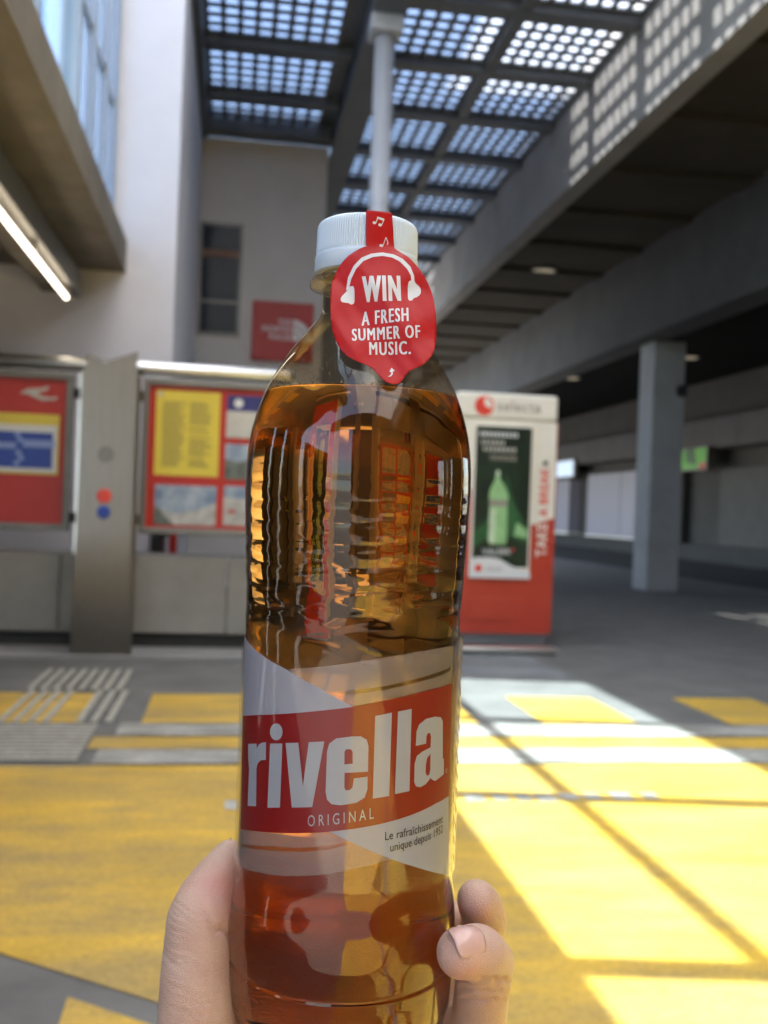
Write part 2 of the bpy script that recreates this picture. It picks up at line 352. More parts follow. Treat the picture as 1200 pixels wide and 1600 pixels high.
# pane mesh, rounded corners, shared
def pane_mesh():
    bm = bmesh.new(); a, b, rr = 0.071, 0.081, 0.03; pts = []
    for sx, sy, a0 in ((1, 1, 0), (-1, 1, 90), (-1, -1, 180), (1, -1, 270)):
        for t in (0, 45, 90): pts.append((sx*(a-rr)+rr*math.cos(R(a0+t)), sy*(b-rr)+rr*math.sin(R(a0+t))))
    A = [bm.verts.new((x, y, 0)) for x, y in pts]; B = [bm.verts.new((x, y, 0.012)) for x, y in pts]
    bm.faces.new(A[::-1]); bm.faces.new(B)
    for i in range(len(pts)): bm.faces.new((A[i], A[(i+1) % 12], B[(i+1) % 12], B[i]))
    me = bpy.data.meshes.new('pane'); bm.to_mesh(me); bm.free(); me.materials.append(M['cell']); return me
PM = pane_mesh()
def panel(name, label, x0, cols, y0, rows, dx=0.19, dy=0.2145):
    t = thing(name, label, 'skylight', (x0, y0, 6.60), 0, 'dotted skylight panels between the roof beams')
    bm = bmesh.new(); X0, X1, Y0, Y1 = -dx*0.5-0.03, dx*(cols-0.5)+0.03, -dy*0.5-0.04, dy*(rows-0.5)+0.04
    for i in range(cols+1):
        bx_ = dx*(i-0.5); bm_box(bm, bx_-0.030, bx_+0.030, Y0, Y1, -0.012, 0.018)
    for j in range(rows+1):
        by = dy*(j-0.5); bm_box(bm, X0, X1, by-0.034, by+0.034, -0.0105, 0.0165)
    bm_box(bm, X0, X1, Y0-0.002, -dy*0.5-0.028, -0.009, 0.015); bm_box(bm, X0, X1, dy*(rows-0.5)+0.028, Y1+0.002, -0.009, 0.015)
    fin(bm, 'lattice', 'roof_steel', t)
    for i in range(cols):
        for j in range(rows):
            o = bpy.data.objects.new('pane', PM); C.objects.link(o); o.parent = t; o.location = (dx*i, dy*j, 0.019)
    return t
ordn = ['first', 'second', 'third', 'fourth', 'fifth', 'sixth', 'seventh', 'eighth', 'ninth', 'tenth']
for k, yb in enumerate(beams[:12]):
    y0 = yb+0.215
    if 10.0 < yb < 12.0: panel('skylight_panel', f'dotted skylight panel left of the dark girder, {ordn[k-3]} bay from the viewer', -0.37, 8, y0, 6)
    if 12 < yb < 14: panel('skylight_panel', 'dim dotted skylight panel left of the dark girder, against the grey wall', -0.37, 8, y0, 5)
    if k < 2: lb_ = ('over the viewer', 'just before the upper edge of view')[k]
    else: lb_ = f'{ordn[k-2]} bay in view'
    panel('skylight_panel', f'six column dotted skylight panel right of the girder, {lb_}', 1.77, 6, y0, 6, 0.187)
    panel('skylight_panel', f'seven column dotted skylight panel beside the concrete fascia, {lb_}', 3.05, 7, y0, 6, 0.172)
post = thing('steel_post', 'slender light grey steel post under the roof girder behind the bottle', 'post', (1.42, 10.3, 0))
bm = bmesh.new(); tube(bm, [(0, 0, 0), (0, 0, 6.12)], 0.105, 24); fin(bm, 'shaft', 'post_grey', post, True)
box('head_plate', 'post_grey', post, 1.25, 1.59, 10.12, 10.48, 6.12, 6.298, 0.02)
box('foot_plate', 'post_grey', post, 1.24, 1.60, 10.12, 10.48, 0.001, 0.03, 0.005)

# ------------------------------------------------------------------ right: concrete deck on pillars
deck = thing('concrete_deck', 'dark concrete deck with light fascia and ribbed soffit on the right', 'building', (6, 10, 5.4))
nf = 0
yy = -41.0
while yy < 40:
    box('fascia_panel', 'concrete', deck, 4.2, 4.45, yy, yy+2.985, 5.46, 6.95); yy += 3.0
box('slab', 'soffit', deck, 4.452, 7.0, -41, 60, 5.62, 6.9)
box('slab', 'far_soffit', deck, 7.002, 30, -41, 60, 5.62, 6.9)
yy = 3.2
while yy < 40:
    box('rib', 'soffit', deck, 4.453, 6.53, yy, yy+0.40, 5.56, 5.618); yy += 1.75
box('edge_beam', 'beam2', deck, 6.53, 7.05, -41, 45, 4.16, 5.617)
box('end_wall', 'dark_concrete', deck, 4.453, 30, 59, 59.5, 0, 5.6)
pil = thing('concrete_pillar', 'square grey concrete pillar carrying the deck, with small dark box', 'pillar', (7.0, 15.9, 0))
box('shaft', 'pillar', pil, 6.84, 7.39, 15.55, 16.15, 0, 4.157, 0.02)
box('camera_box', 'black', pil, 7.23, 7.37, 15.40, 15.548, 3.25, 3.42, 0.02)
for (x, y) in ((9.2, 26.5), (8.6, 22.0), (12.0, 25.0), (10.5, 30.0), (5.4, 17.2)):
    l_ = thing('ceiling_spot', 'dim warm ceiling spot in the dark soffit ' + {9.2: 'just right of the vending machine', 8.6: 'low over the vending machine', 12.0: 'right of the grey pillar', 10.5: 'left of the grey pillar', 5.4: 'between two soffit ribs'}[x], 'lamp', (x, y, 5.6))
    z1 = 5.615
    prism('rim', 'frame', l_, disc_pts(x, y, 0.24, 20), z1-0.04, z1-0.001, 'Z'); prism('lens', 'spot', l_, disc_pts(x, y, 0.19, 20), z1-0.05, z1-0.041, 'Z')

# unseen walls added behind and beside the viewer to hold back sky light
for nm, a in (('unseen_rear_wall', (-2.2, 30, -8.4, -8.0, 0, 5.4)), ('unseen_rear_gable', (-6.5, 4.19, -8.4, -8.0, 5.402, 6.9))):
    tag(box(nm, 'soffit', None, *a), kind='structure')
for a, b in ((-8.0, -3.0), (-2.2, 0.2), (0.5, 2.2), (2.6, 9.4)): tag(box('unseen_side_wall', 'dark_concrete', None, -6.9, -6.5, a, b, 0, 3.288), kind='structure')  # added left wall cuts the bottle's white reflection; gaps break it up
for a, b in ((-8.0, -4.6), (-1.3, 0.9), (1.2, 3.9), (4.8, 17.0)): tag(box('unseen_side_wall', 'soffit', None, 24, 24.3, a, b, 0, 5.6), kind='structure')  # added right wall; slots shaped to give the bottle upright bright streaks
# far building across the road
far = thing('far_shops', 'low dark shop row across the road with pale concrete band', 'building', (14, 35, 0))
yy = 18.0
while yy < 58:
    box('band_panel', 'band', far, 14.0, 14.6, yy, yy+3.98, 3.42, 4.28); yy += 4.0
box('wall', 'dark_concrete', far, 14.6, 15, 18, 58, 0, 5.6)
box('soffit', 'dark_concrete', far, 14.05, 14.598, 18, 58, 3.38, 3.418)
box('plinth', 'road', far, 14.2, 14.598, 18, 58, 0.0, 0.5)
for y0, y1, mm in ((22.6, 27.5, 'shutter'), (30.0, 31.6, 'dark_concrete')):
    box('shutter', mm, far, 14.3, 14.597, y0, y1, 0.52, 2.80)
ad = thing('lit_showcase', 'pale violet lit showcase window behind the grey pillar', 'showcase', (14.2, 35.5, 0.55))
for a, b in ((33.0, 34.6), (34.65, 38.0)): box('pane', 'advert', ad, 14.1, 14.59, a, b, 0.56, 2.93)
box('sill', 'cream', ad, 14.05, 14.59, 32.9, 38.1, 0.50, 0.555)
a2 = thing('lit_showcase', 'narrow pale lit showcase beside the vending machine', 'showcase', (14.2, 41, 0.55))
box('pane', 'advert', a2, 14.1, 14.59, 40.2, 41.9, 0.6, 2.8); box('sill', 'cream', a2, 14.05, 14.59, 40.1, 42, 0.50, 0.595)
lb = thing('light_box', 'bluish white lit sign box beside the vending machine', 'sign', (14, 40.5, 2.9))
box('case', 'frame', lb, 13.82, 13.99, 38.9, 42.2, 2.86, 3.62); box('face', 'lightbox', lb, 13.79, 13.815, 39.0, 42.1, 2.92, 3.56)
gs = thing('green_sign', 'bright green lit picture sign right of the pillar', 'sign', (13.9, 28.3, 2.7))
box('case', 'frame', gs, 13.78, 13.98, 27.38, 29.16, 2.77, 3.43)
def xprint(pts, x, name, m, parent):
    bm = flat2d(polys=[pts]); px, py, pz = origin(parent)
    return mapped(bm, lambda y, z: (x-px, y-py, z-pz), name, m, parent, smooth=False)
xprint(rect(27.42, 29.12, 2.80, 3.40), 13.776, 'picture', 'green', gs)
xprint([(28.0, 2.9), (28.7, 3.0), (28.8, 3.4), (28.2, 3.42)], 13.772, 'picture_leaf', 'green2', gs)
xprint([(27.4, 2.8), (27.9, 2.78), (27.8, 2.95), (27.45, 2.98)], 13.772, 'picture_berry', 'signred', gs)

# ------------------------------------------------------------------ notice boards, plinth, steel column
plinth = thing('plinth_wall', 'low grey plinth bench under the notice boards', 'wall', (-1, 8, 0))
box('base', 'dark_concrete', plinth, -4.5, 0.55, 7.97, 8.45, 0, 0.12)
for a, b in ((-4.5, -2.55), (-2.54, -1.28), (-1.27, -0.01), (0.0, 0.55)): box('panel', 'plinth', plinth, a, b, 7.9, 8.5, 0.142, 0.74, 0.006)
kerb = tag(box('kerb', 'concrete', None, -4.5, 0.7, 7.42, 7.965, 0.0, 0.03, 0.008), kind='structure')
rail = thing('handrail', 'rounded aluminium rail running along the top of the notice boards', 'rail', (-1, 7.9, 2.2))
bm = bmesh.new(); tube(bm, [(-3.5, 0.03, 0), (1.42, 0.03, 0), (1.47, 0.03, -0.01)], [0.055, 0.055, 0.03], 16); fin(bm, 'tube', 'alu', rail, True)
for x in (-2.42, -1.17, -0.745, 0.47): 
    box('upright', 'alu', rail, x-0.02, x+0.02, 7.95, 7.99, 0.742, 2.17)
def notice_board(label, x0, x1):
    t = thing('notice_board', label, 'notice board', ((x0+x1)/2, 7.9, 0.92), 0, 'framed red notice boards on the rail')
    for a, b, c, d in ((x0, x1, 2.07, 2.125), (x0, x1, 0.915, 0.965), (x0, x0+0.05, 0.9655, 2.0695), (x1-0.05, x1, 0.9655, 2.0695)):
        box('frame_bar', 'frame', t, a, b, 7.86, 7.945, c, d, 0.008)
    box('backing', 'red', t, x0+0.045, x1-0.045, 7.90, 7.94, 0.96, 2.075)
    for sx in (x0-0.035, x1+0.002):
        for z in (1.02, 1.98): box('hinge', 'black', t, sx, sx+0.033, 7.90, 7.95, z-0.04, z+0.04, 0.004)
    return t
nb = notice_board('red notice board with yellow timetable poster and mountain photographs', -0.70, 0.45)
def sheet_of(t, name, m, x0, x1, z0, z1, y=7.893): return print_poly(rect(x0, x1, z0, z1), y, name, m, t)
yp = sheet_of(nb, 'yellow_timetable', 'yposter', -0.60, -0.107, 1.375, 2.035)
for cx0, cx1 in ((-0.545, -0.365), (-0.34, -0.165)):
    z = 1.95
    while z > 1.44:
        if random.random() < 0.86:
            print_poly(rect(cx0, cx1-random.choice((0, 0.02, 0.05)), z-0.009, z), 7.8915, 'text_line', 'ink', nb)
        z -= 0.0165
sheet_of(nb, 'logo_square', 'offwhite', -0.585, -0.55, 1.99, 2.02, 7.8915)
ph = sheet_of(nb, 'mountain_photo', 'photo_sky', -0.585, -0.113, 0.99, 1.30)
print_poly([(-0.585, 0.99), (-0.113, 0.99), (-0.113, 1.17), (-0.2, 1.13), (-0.3, 1.10), (-0.42, 1.08), (-0.585, 1.12)], 7.8915, 'snow_slope', 'photo_snow', nb)
print_poly([(-0.585, 0.99), (-0.42, 0.99), (-0.5, 1.05), (-0.55, 1.12), (-0.585, 1.13)], 7.890, 'rock', 'photo_rock', nb)
sheet_of(nb, 'leaflet', 'offwhite', -0.055, 0.36, 1.69, 2.02)
sheet_of(nb, 'leaflet_header', 'navy', -0.055, 0.36, 1.90, 2.025, 7.8915)
print_poly(disc_pts(0.035, 1.962, 0.035), 7.890, 'leaflet_emblem', 'white', nb)
sheet_of(nb, 'forest_photo', 'photo_rock', -0.055, 0.36, 1.36, 1.64)
print_poly([(-0.055, 1.52), (0.05, 1.50), (0.36, 1.58), (0.36, 1.64), (-0.055, 1.64)], 7.8915, 'photo_sky_area', 'photo_sky', nb)
sheet_of(nb, 'snow_photo', 'photo_snow', -0.055, 0.36, 1.0, 1.31)
print_poly([(-0.055, 1.22), (0.36, 1.18), (0.36, 1.31), (-0.055, 1.31)], 7.8915, 'photo_sky_area', 'photo_sky', nb)
print_poly(disc_pts(0.01, 1.11, 0.03, 16, 0.014), 7.8915, 'red_jacket', 'red', nb)
lbd = notice_board('red notice board with blue line map left of the steel column', -2.35, -1.22)
sheet_of(lbd, 'map_border', 'yposter', -2.2, -1.315, 1.34, 1.80)
sheet_of(lbd, 'map_margin', 'white', -2.19, -1.33, 1.355, 1.715, 7.8915)
sheet_of(lbd, 'line_map', 'blue', -2.18, -1.36, 1.385, 1.66, 7.890)
sheet_of(lbd, 'map_line', 'paleblue', -1.58, -1.345, 1.545, 1.60, 7.8885)
sheet_of(lbd, 'map_line', 'paleblue', -2.1, -1.63, 1.53, 1.575, 7.8885)
for i, (x, z) in enumerate(((-1.62, 1.64), (-1.60, 1.60), (-1.61, 1.50), (-1.59, 1.46), (-1.62, 1.42))): print_poly(disc_pts(x, z, 0.022, 12), 7.887, 'map_stop', 'paleblue', lbd)
print_poly([(-1.62, 1.95), (-1.56, 1.99), (-1.45, 2.0), (-1.40, 2.02), (-1.42, 1.98), (-1.49, 1.965), (-1.46, 1.94), (-1.38, 1.93), (-1.34, 1.945), (-1.345, 1.915), (-1.45, 1.905), (-1.53, 1.935), (-1.56, 1.95)], 7.8915, 'white_swash', 'offwhite', lbd)
boxw = thing('wall_bracket', 'small dark and red bracket on the wall below the yellow poster', 'bracket', (-0.55, 9.4, 0.6))
box('dark_arm', 'black', boxw, -0.72, -0.64, 9.35, 9.5, 0.60, 0.92, 0.01); box('top_arm', 'black', boxw, -0.64, -0.56, 9.35, 9.5, 0.85, 0.92, 0.01); box('red_arm', 'signred', boxw, -0.555, -0.48, 9.35, 9.5, 0.60, 0.92, 0.01)

col = thing('steel_info_column', 'brushed steel information column with a red and a blue button', 'column', (-0.9, 7.45, 0))
bm = bmesh.new(); prev = None
for i in range(33):
    q = i/32; z = 0.002+2.1*q
    xl = -1.115+0.03*min(1, z/0.9); xr = -0.68-0.02*min(1, z/0.9); zl, zr = (z, z) if i < 32 else (2.09, 2.245)
    yo = 7.36+(0.13*((0.95-z)/0.95)**2 if z < 0.95 else 0)
    row = [bm.verts.new((xl+0.9, yo-7.45, zl)), bm.verts.new((xr+0.9, yo-7.45, zr)), bm.verts.new((xr+0.9, yo-7.45+0.012, zr)), bm.verts.new((xl+0.9, yo-7.45+0.012, zl))]
    if prev:
        for k in range(4): bm.faces.new((prev[k], prev[(k+1) % 4], row[(k+1) % 4], row[k]))
    else: bm.faces.new(row[::-1])
    prev = row
bm.faces.new(prev)
fin(bm, 'front_plate', 'steel', col)
prism('back_plate', 'steel', col, [(-1.10, 0.0), (-0.69, 0.0), (-0.69, 2.08), (-0.93, 2.16), (-1.085, 2.25)], 7.58, 7.592)
box('core', 'frame', col, -1.07, -0.72, 7.515, 7.579, 0.0, 2.05)
bm = bmesh.new(); bmesh.ops.create_cone(bm, cap_ends=True, segments=24, radius1=0.055, radius2=0.05, depth=0.016, matrix=Matrix.Translation((-0.9+0.9, 7.352-7.45, 1.19))@Matrix.Rotation(R(90), 4, 'X')); fin(bm, 'red_button', 'vlogo', col, bevel=0.004)
bm = bmesh.new(); bmesh.ops.create_cone(bm, cap_ends=True, segments=24, radius1=0.05, radius2=0.045, depth=0.016, matrix=Matrix.Translation((0, 7.352-7.45, 1.075))@Matrix.Rotation(R(90), 4, 'X')); fin(bm, 'blue_button', 'blue', col, bevel=0.004)
gr = box('speaker_grille', 'frame', col, -0.905, -0.895, 7.357, 7.3595, 1.485, 1.495)
for k in range(4):
    for q in range(max(1, 7*k)):
        a = 2*math.pi*q/max(1, 7*k); x, z = -0.9+0.017*k*math.cos(a), 1.49+0.017*k*math.sin(a)
        print_poly(disc_pts(x, z, 0.0055, 8), 7.3585, 'grille_hole', 'black', col)

# ------------------------------------------------------------------ vending machine
vm = thing('vending_machine', 'cream and red drinks vending machine with a dark green poster', 'vending machine', (2.42, 8.6, 0))
box('base', 'pillar', vm, 1.98, 2.86, 8.68, 9.4, 0.0, 0.10, 0.005)
box('body', 'cream', vm, 1.94, 2.88, 8.58, 9.45, 0.10, 2.01, 0.012)
box('header', 'cream', vm, 1.94, 2.875, 8.56, 9.45, 2.013, 2.245, 0.03)
Yf = 8.577
print_poly([(1.945, 0.105), (2.874, 0.105), (2.874, 1.15), (2.60, 1.06), (2.10, 1.38), (1.945, 1.42)], Yf, 'red_panel', 'vred', vm)
box('side_trim', 'vred', vm, 2.8805, 2.886, 8.585, 9.44, 0.11, 2.0)
box('poster_frame', 'cream', vm, 2.105, 2.655, 8.55, 8.576, 0.60, 1.965, 0.006)
print_poly(rect(2.125, 2.635, 0.70, 1.945), 8.548, 'poster', 'vpost', vm)
print_poly([(2.13, 0.86), (2.30, 0.98), (2.32, 1.30), (2.24, 1.10), (2.13, 1.0)], 8.547, 'poster_shine', 'vglow', vm)
print_poly([(2.44, 0.98), (2.632, 0.90), (2.632, 1.05), (2.50, 1.25), (2.40, 1.55), (2.43, 1.2)], 8.547, 'poster_shine', 'vglow', vm)
print_poly([(2.50, 0.98), (2.62, 0.96), (2.62, 1.04), (2.52, 1.10)], 8.546, 'poster_shine', 'vbot', vm)
print_poly([(2.265, 0.93), (2.28, 0.90), (2.42, 0.90), (2.435, 0.93), (2.43, 1.22), (2.435, 1.34), (2.40, 1.42), (2.355, 1.48), (2.35, 1.54), (2.315, 1.54), (2.31, 1.47), (2.265, 1.38), (2.26, 1.32), (2.268, 1.22)], 8.5455, 'poster_bottle', 'vbot', vm)
print_poly([(2.27, 0.93), (2.285, 0.905), (2.325, 0.905), (2.325, 1.21), (2.27, 1.21)], 8.544, 'poster_bottle_light', 'vbot2', vm)
print_poly(rect(2.262, 2.433, 1.235, 1.295), 8.544, 'poster_bottle_band', 'lgrey', vm)
print_poly([(2.316, 1.50), (2.352, 1.50), (2.352, 1.555), (2.316, 1.555)], 8.544, 'poster_bottle_cap', 'vbot2', vm)
for z, x0, x1, hh in ((1.855, 2.155, 2.50, 0.042), (1.785, 2.17, 2.40, 0.036), (1.725, 2.19, 2.51, 0.036)):
    x = x0
    while x < x1-0.01:
        wl_ = random.uniform(0.022, 0.032); print_poly([(x, z), (x+wl_, z), (x+wl_*0.9, z+hh), (x+0.004, z+hh)], 8.547, 'poster_print', 'white' if hh > 0.04 else 'offwhite', vm); x += wl_+0.012
for z in (1.675, 1.65): print_poly(rect(2.25, 2.50, z, z+0.012), 8.547, 'poster_print', 'lgrey', vm)
word('VALSER', (2.215, 0.805), (2.475, 0.81), (2.215, 0.86), 8.547, 'poster_lettering', 'white', vm, 0.01)
print_poly(disc_pts(2.495, 0.855, 0.014, 12), 8.547, 'poster_mark', 'vlogo', vm)
print_poly([(2.10, 0.60), (2.66, 0.60), (2.66, 0.665), (2.58, 0.675), (2.48, 0.715), (2.38, 0.77), (2.28, 0.785), (2.16, 0.78), (2.10, 0.76)], 8.5445, 'price_plate', 'white', vm)
print_poly(disc_pts(2.185, 0.685, 0.034), 8.543, 'price_plate_dot', 'vlogo', vm)
word('selecta', (2.25, 0.665), (2.40, 0.665), (2.25, 0.705), 8.543, 'price_plate_lettering', 'lgrey', vm)
print_poly(disc_pts(2.19, 2.125, 0.088), 8.5575, 'logo_disc', 'vlogo', vm)
print_poly([(2.185, 2.17), (2.20, 2.125), (2.26, 2.10), (2.26, 2.15), (2.225, 2.185), (2.20, 2.20)], 8.5565, 'logo_cut', 'cream', vm)
word('selecta', (2.31, 2.085), (2.71, 2.085), (2.31, 2.18), 8.5575, 'logo_lettering', 'lgrey', vm, 0.006)
def vword(text, x0, z0, z1, hgt, y, m):
    bm = fit_text(flat2d(text=text, offset=0.02), (x0, z0), (x0, z1), (x0-hgt, z0)); px, py, pz = vm.location
    return mapped(bm, lambda x, z: (x-px, y-py, z-pz), 'side_lettering', m, vm, smooth=False)
vword('TAKE', 2.815, 0.80, 1.10, 0.10, 8.5755, 'cream'); vword('A BREAK', 2.815, 1.16, 1.60, 0.085, 8.5755, 'vlogo')
prism('coin_slot', 'black', vm, disc_pts(2.775, 1.64, 0.022, 14), 8.565, 8.5785)
box('delivery_flap', 'vred', vm, 2.12, 2.60, 8.565, 8.576, 0.22, 0.42, 0.004)
stp = thing('metal_step', 'low pale metal threshold bar on the ground before the vending machine', 'threshold', (2.3, 8.0, 0))
box('bar', 'alu', stp, 1.4, 2.74, 7.93, 8.07, 0.03, 0.07, 0.015); box('skirt', 'frame', stp, 1.4, 2.72, 7.945, 8.055, 0.0, 0.0295)

# ------------------------------------------------------------------ the bottle
BZ = -155.0
AXIS = (0.036698, 0.287773, CAM_H+BZ/1000)
bottle = thing('drink_bottle', 'clear plastic bottle of amber soft drink with white cap and red label', 'bottle', AXIS, math.atan2(-0.1265, 0.99197))
def L(x, n, z): return Vector((x/1000, -n/1000, (z-BZ)/1000))     # mm: right, towards viewer, height from eye level
prof = [(-151, 0), (-152, 6), (-154, 14), (-155, 20), (-153.5, 26), (-148, 30), (-140, 32), (-132, 32.7), (-128.6, 32.8), (-127.9, 32.2), (-127.2, 32.8), (-121, 33), (-113, 32.5), (-107, 31.7), (-103, 31.2), (-100, 31.1), (-70, 31.2), (-37, 31.2), (-33, 31.1), (-28, 31.3), (-19, 31.7), (-9.5, 32.2), (0, 32.6), (6, 32.85), (12.7, 32.7), (17.3, 32.3), (22, 31.6), (26.6, 30.5), (31.2, 29), (36, 27), (40.6, 24.4), (45.3, 21.5), (50, 18), (53.5, 15.2), (56.3, 13.1), (58, 12.6), (64.3, 12.5), (64.6, 16.2), (65.6, 16.45), (66.4, 16.3), (66.8, 12.6), (70, 12.5)]
def dense(prof):
    out = [prof[0]]
    for (z0, a), (z1, b) in zip(prof, prof[1:]):
        n = max(1, int(max(abs(z1-z0), abs(b-a))/0.45))
        for k in range(1, n+1): out.append((z0+(z1-z0)*k/n, a+(b-a)*k/n))
    z = np.array([p[0] for p in out]); r = np.array([p[1] for p in out]); 
    for _ in range(14):
        m_ = (z > -126) & (z < 57); rs = r.copy(); rs[1:-1] = 0.25*r[:-2]+0.5*r[1:-1]+0.25*r[2:]; r = np.where(m_, rs, r)
    return z, r
PZ, PR = dense(prof)
def tri(t): t = t % 1.0; return 4*np.abs(t-0.5)-1
def relief(z, th):
    e1 = np.clip((19-z)/16, 0, 1)*np.clip((z+35)/7, 0, 1)
    p = 5.3+0.9*np.clip((8-z)/40, 0, 1)
    d = 0.035*e1*(1-2*np.abs(np.sin(math.pi*(z/p+0.16*tri(th*7/(2*math.pi)+z/60)))))
    d += 0.055*e1*np.cos(15*(th+0.055*tri(z/p)+0.02*tri(z/2.3)))*np.clip((16-z)/20, 0, 1)
    ph = (z/p+0.10*tri(th*7/(2*math.pi))) % 1.0
    d -= 0.055*e1*np.exp(-((ph-0.5)*p/0.42)**2)*(0.55+0.45*np.cos(7*th))
    e2 = np.clip((z+38)/5, 0, 1)*np.clip((-14-z)/8, 0, 1)
    d += 0.16*e2*tri(th*5/(2*math.pi)+z/17)
    return d
NT = 300
def lathe(Z, Rr, name, m, parent, cap=False, rel=True):
    th = np.linspace(0, 2*np.pi, NT, endpoint=False); vs_ = []; fs = []
    for z, r in zip(Z, Rr):
        rr = np.maximum(r + (relief(z, th) if rel and r > 5 else 0*th), 0.02)
        for t, q in zip(th, rr): vs_.append(tuple(L(q*math.sin(t), q*math.cos(t), z)))
    n = len(Z)
    for i in range(n-1):
        for k in range(NT): fs.append((i*NT+k, i*NT+(k+1) % NT, (i+1)*NT+(k+1) % NT, (i+1)*NT+k))
    if cap: fs.append(tuple(range((n-1)*NT, n*NT)))
    fs.append(tuple(range(NT-1, -1, -1)))
    me = bpy.data.meshes.new(name); me.from_pydata(vs_, [], fs)
    me.polygons.foreach_set('use_smooth', [len(f) == 4 for f in fs])
    o = link(name, me, m, parent)
    bm = bmesh.new(); bm.from_mesh(me); bmesh.ops.recalc_face_normals(bm, faces=bm.faces[:]); bm.to_mesh(me); bm.free()
    return o
M['pet'] = sheet('clear_plastic', (0.88, 0.80, 0.68), 1.5, 0.02)
m_, n_, l_, p_ = nodes('amber_drink')
n_.remove(p_)
gl = n_.new('ShaderNodeBsdfRefraction'); gl.inputs['IOR'].default_value = 1.345; gl.inputs['Roughness'].default_value = 0.0; gl.inputs[0].default_value = (1, 1, 1, 1)
gs_ = n_.new('ShaderNodeBsdfGlossy'); gs_.inputs['Roughness'].default_value = 0.02
fr = n_.new('ShaderNodeFresnel'); fr.inputs[0].default_value = 1.345
mx = n_.new('ShaderNodeMixShader'); l_.new(fr.outputs[0], mx.inputs[0]); l_.new(gl.outputs[0], mx.inputs[1]); l_.new(gs_.outputs[0], mx.inputs[2])
l_.new(mx.outputs[0], n_['Material Output'].inputs[0])
va = n_.new('ShaderNodeVolumeAbsorption'); va.inputs['Color'].default_value = (0.90, 0.60, 0.02, 1); va.inputs['Density'].default_value = 43
l_.new(va.outputs[0], n_['Material Output'].inputs['Volume'])
M['drink'] = m_
lathe(PZ, PR, 'body', 'pet', bottle)
k = PZ < 33.3
lathe(np.append(PZ[k], 33.4), np.append(PR[k], np.interp(33.4, PZ, PR))-0.25, 'drink', 'drink', bottle, cap=True)
# ring of bubbles where the drink meets the wall
bm = bmesh.new()
for q in range(150):
    t = random.uniform(0, 2*math.pi); rb = random.uniform(0.18, 0.5); rr = np.interp(33.6, PZ, PR)-0.5-rb
    bmesh.ops.create_icosphere(bm, subdivisions=1, radius=rb/1000, matrix=Matrix.Translation(L(rr*math.sin(t), rr*math.cos(t), 33.6+random.uniform(0, 0.5))))
M['bubble'] = sheet('bubble_skin', (0.9, 0.75, 0.5), 1.6, 0.05)
o = fin(bm, 'bubbles', 'bubble', bottle, True); o['kind'] = 'stuff'
bm = bmesh.new()
for q in range(900):
    t = random.uniform(0, 2*math.pi); zz = 34.2+10.5*random.random()**1.7; rb = random.uniform(0.10, 0.34); rr = np.interp(zz, PZ, PR)-0.12
    bmesh.ops.create_icosphere(bm, subdivisions=1, radius=rb/1000, matrix=Matrix.Translation(L(rr*math.sin(t), rr*math.cos(t), zz)) @ Matrix.Scale(0.5, 4, Vector((math.sin(t), -math.cos(t), 0))))
M['droplet'] = sheet('droplet', (0.93, 0.88, 0.8), 1.33, 0.02)
o = fin(bm, 'droplets', 'droplet', bottle, True); o['kind'] = 'stuff'

# cap with fine ribs, tamper band
M['cap'] = mat('cap_plastic', (0.56, 0.65, 0.75), 0.38, spec=0.4); M['cap'].node_tree.nodes['Principled BSDF'].inputs['Subsurface Weight'].default_value = 0.15; M['cap'].node_tree.nodes['Principled BSDF'].inputs['Subsurface Radius'].default_value = (0.004, 0.004, 0.004)
NR = 120
def cap_mesh():
    sect = [(68.4, 13.0, 0), (68.4, 15.0, 0), (68.6, 15.15, 0), (72.6, 15.05, 0), (73.2, 14.95, 0), (73.4, 14.7, 0), (73.9, 14.65, 0), (74.3, 14.75, 0.4), (75.2, 14.75, 1), (81.5, 14.55, 1), (82.4, 14.3, 0.8), (83.0, 13.8, 0.4), (83.4, 13.1, 0), (83.5, 12, 0), (83.5, 0.01, 0)]
    vs_ = []; fs = []; n = NR*6
    for z, r, a in sect:
        for q in range(n):
            t = 2*math.pi*q/n; d = 0.26*a*math.cos(q*2*math.pi/6); vs_.append(tuple(L((r+d-0.2*a)*math.sin(t), (r+d-0.2*a)*math.cos(t), z)))
    for i in range(len(sect)-1):
        for q in range(n): fs.append((i*n+q, i*n+(q+1) % n, (i+1)*n+(q+1) % n, (i+1)*n+q))
    me = bpy.data.meshes.new('cap'); me.from_pydata(vs_, [], fs); me.polygons.foreach_set('use_smooth', [True]*len(fs))
    bm = bmesh.new(); bm.from_mesh(me); bmesh.ops.remove_doubles(bm, verts=bm.verts[:], dist=2e-5); bmesh.ops.recalc_face_normals(bm, faces=bm.faces[:]); bm.to_mesh(me); bm.free()
    return me
link('cap', cap_mesh(), 'cap', bottle)

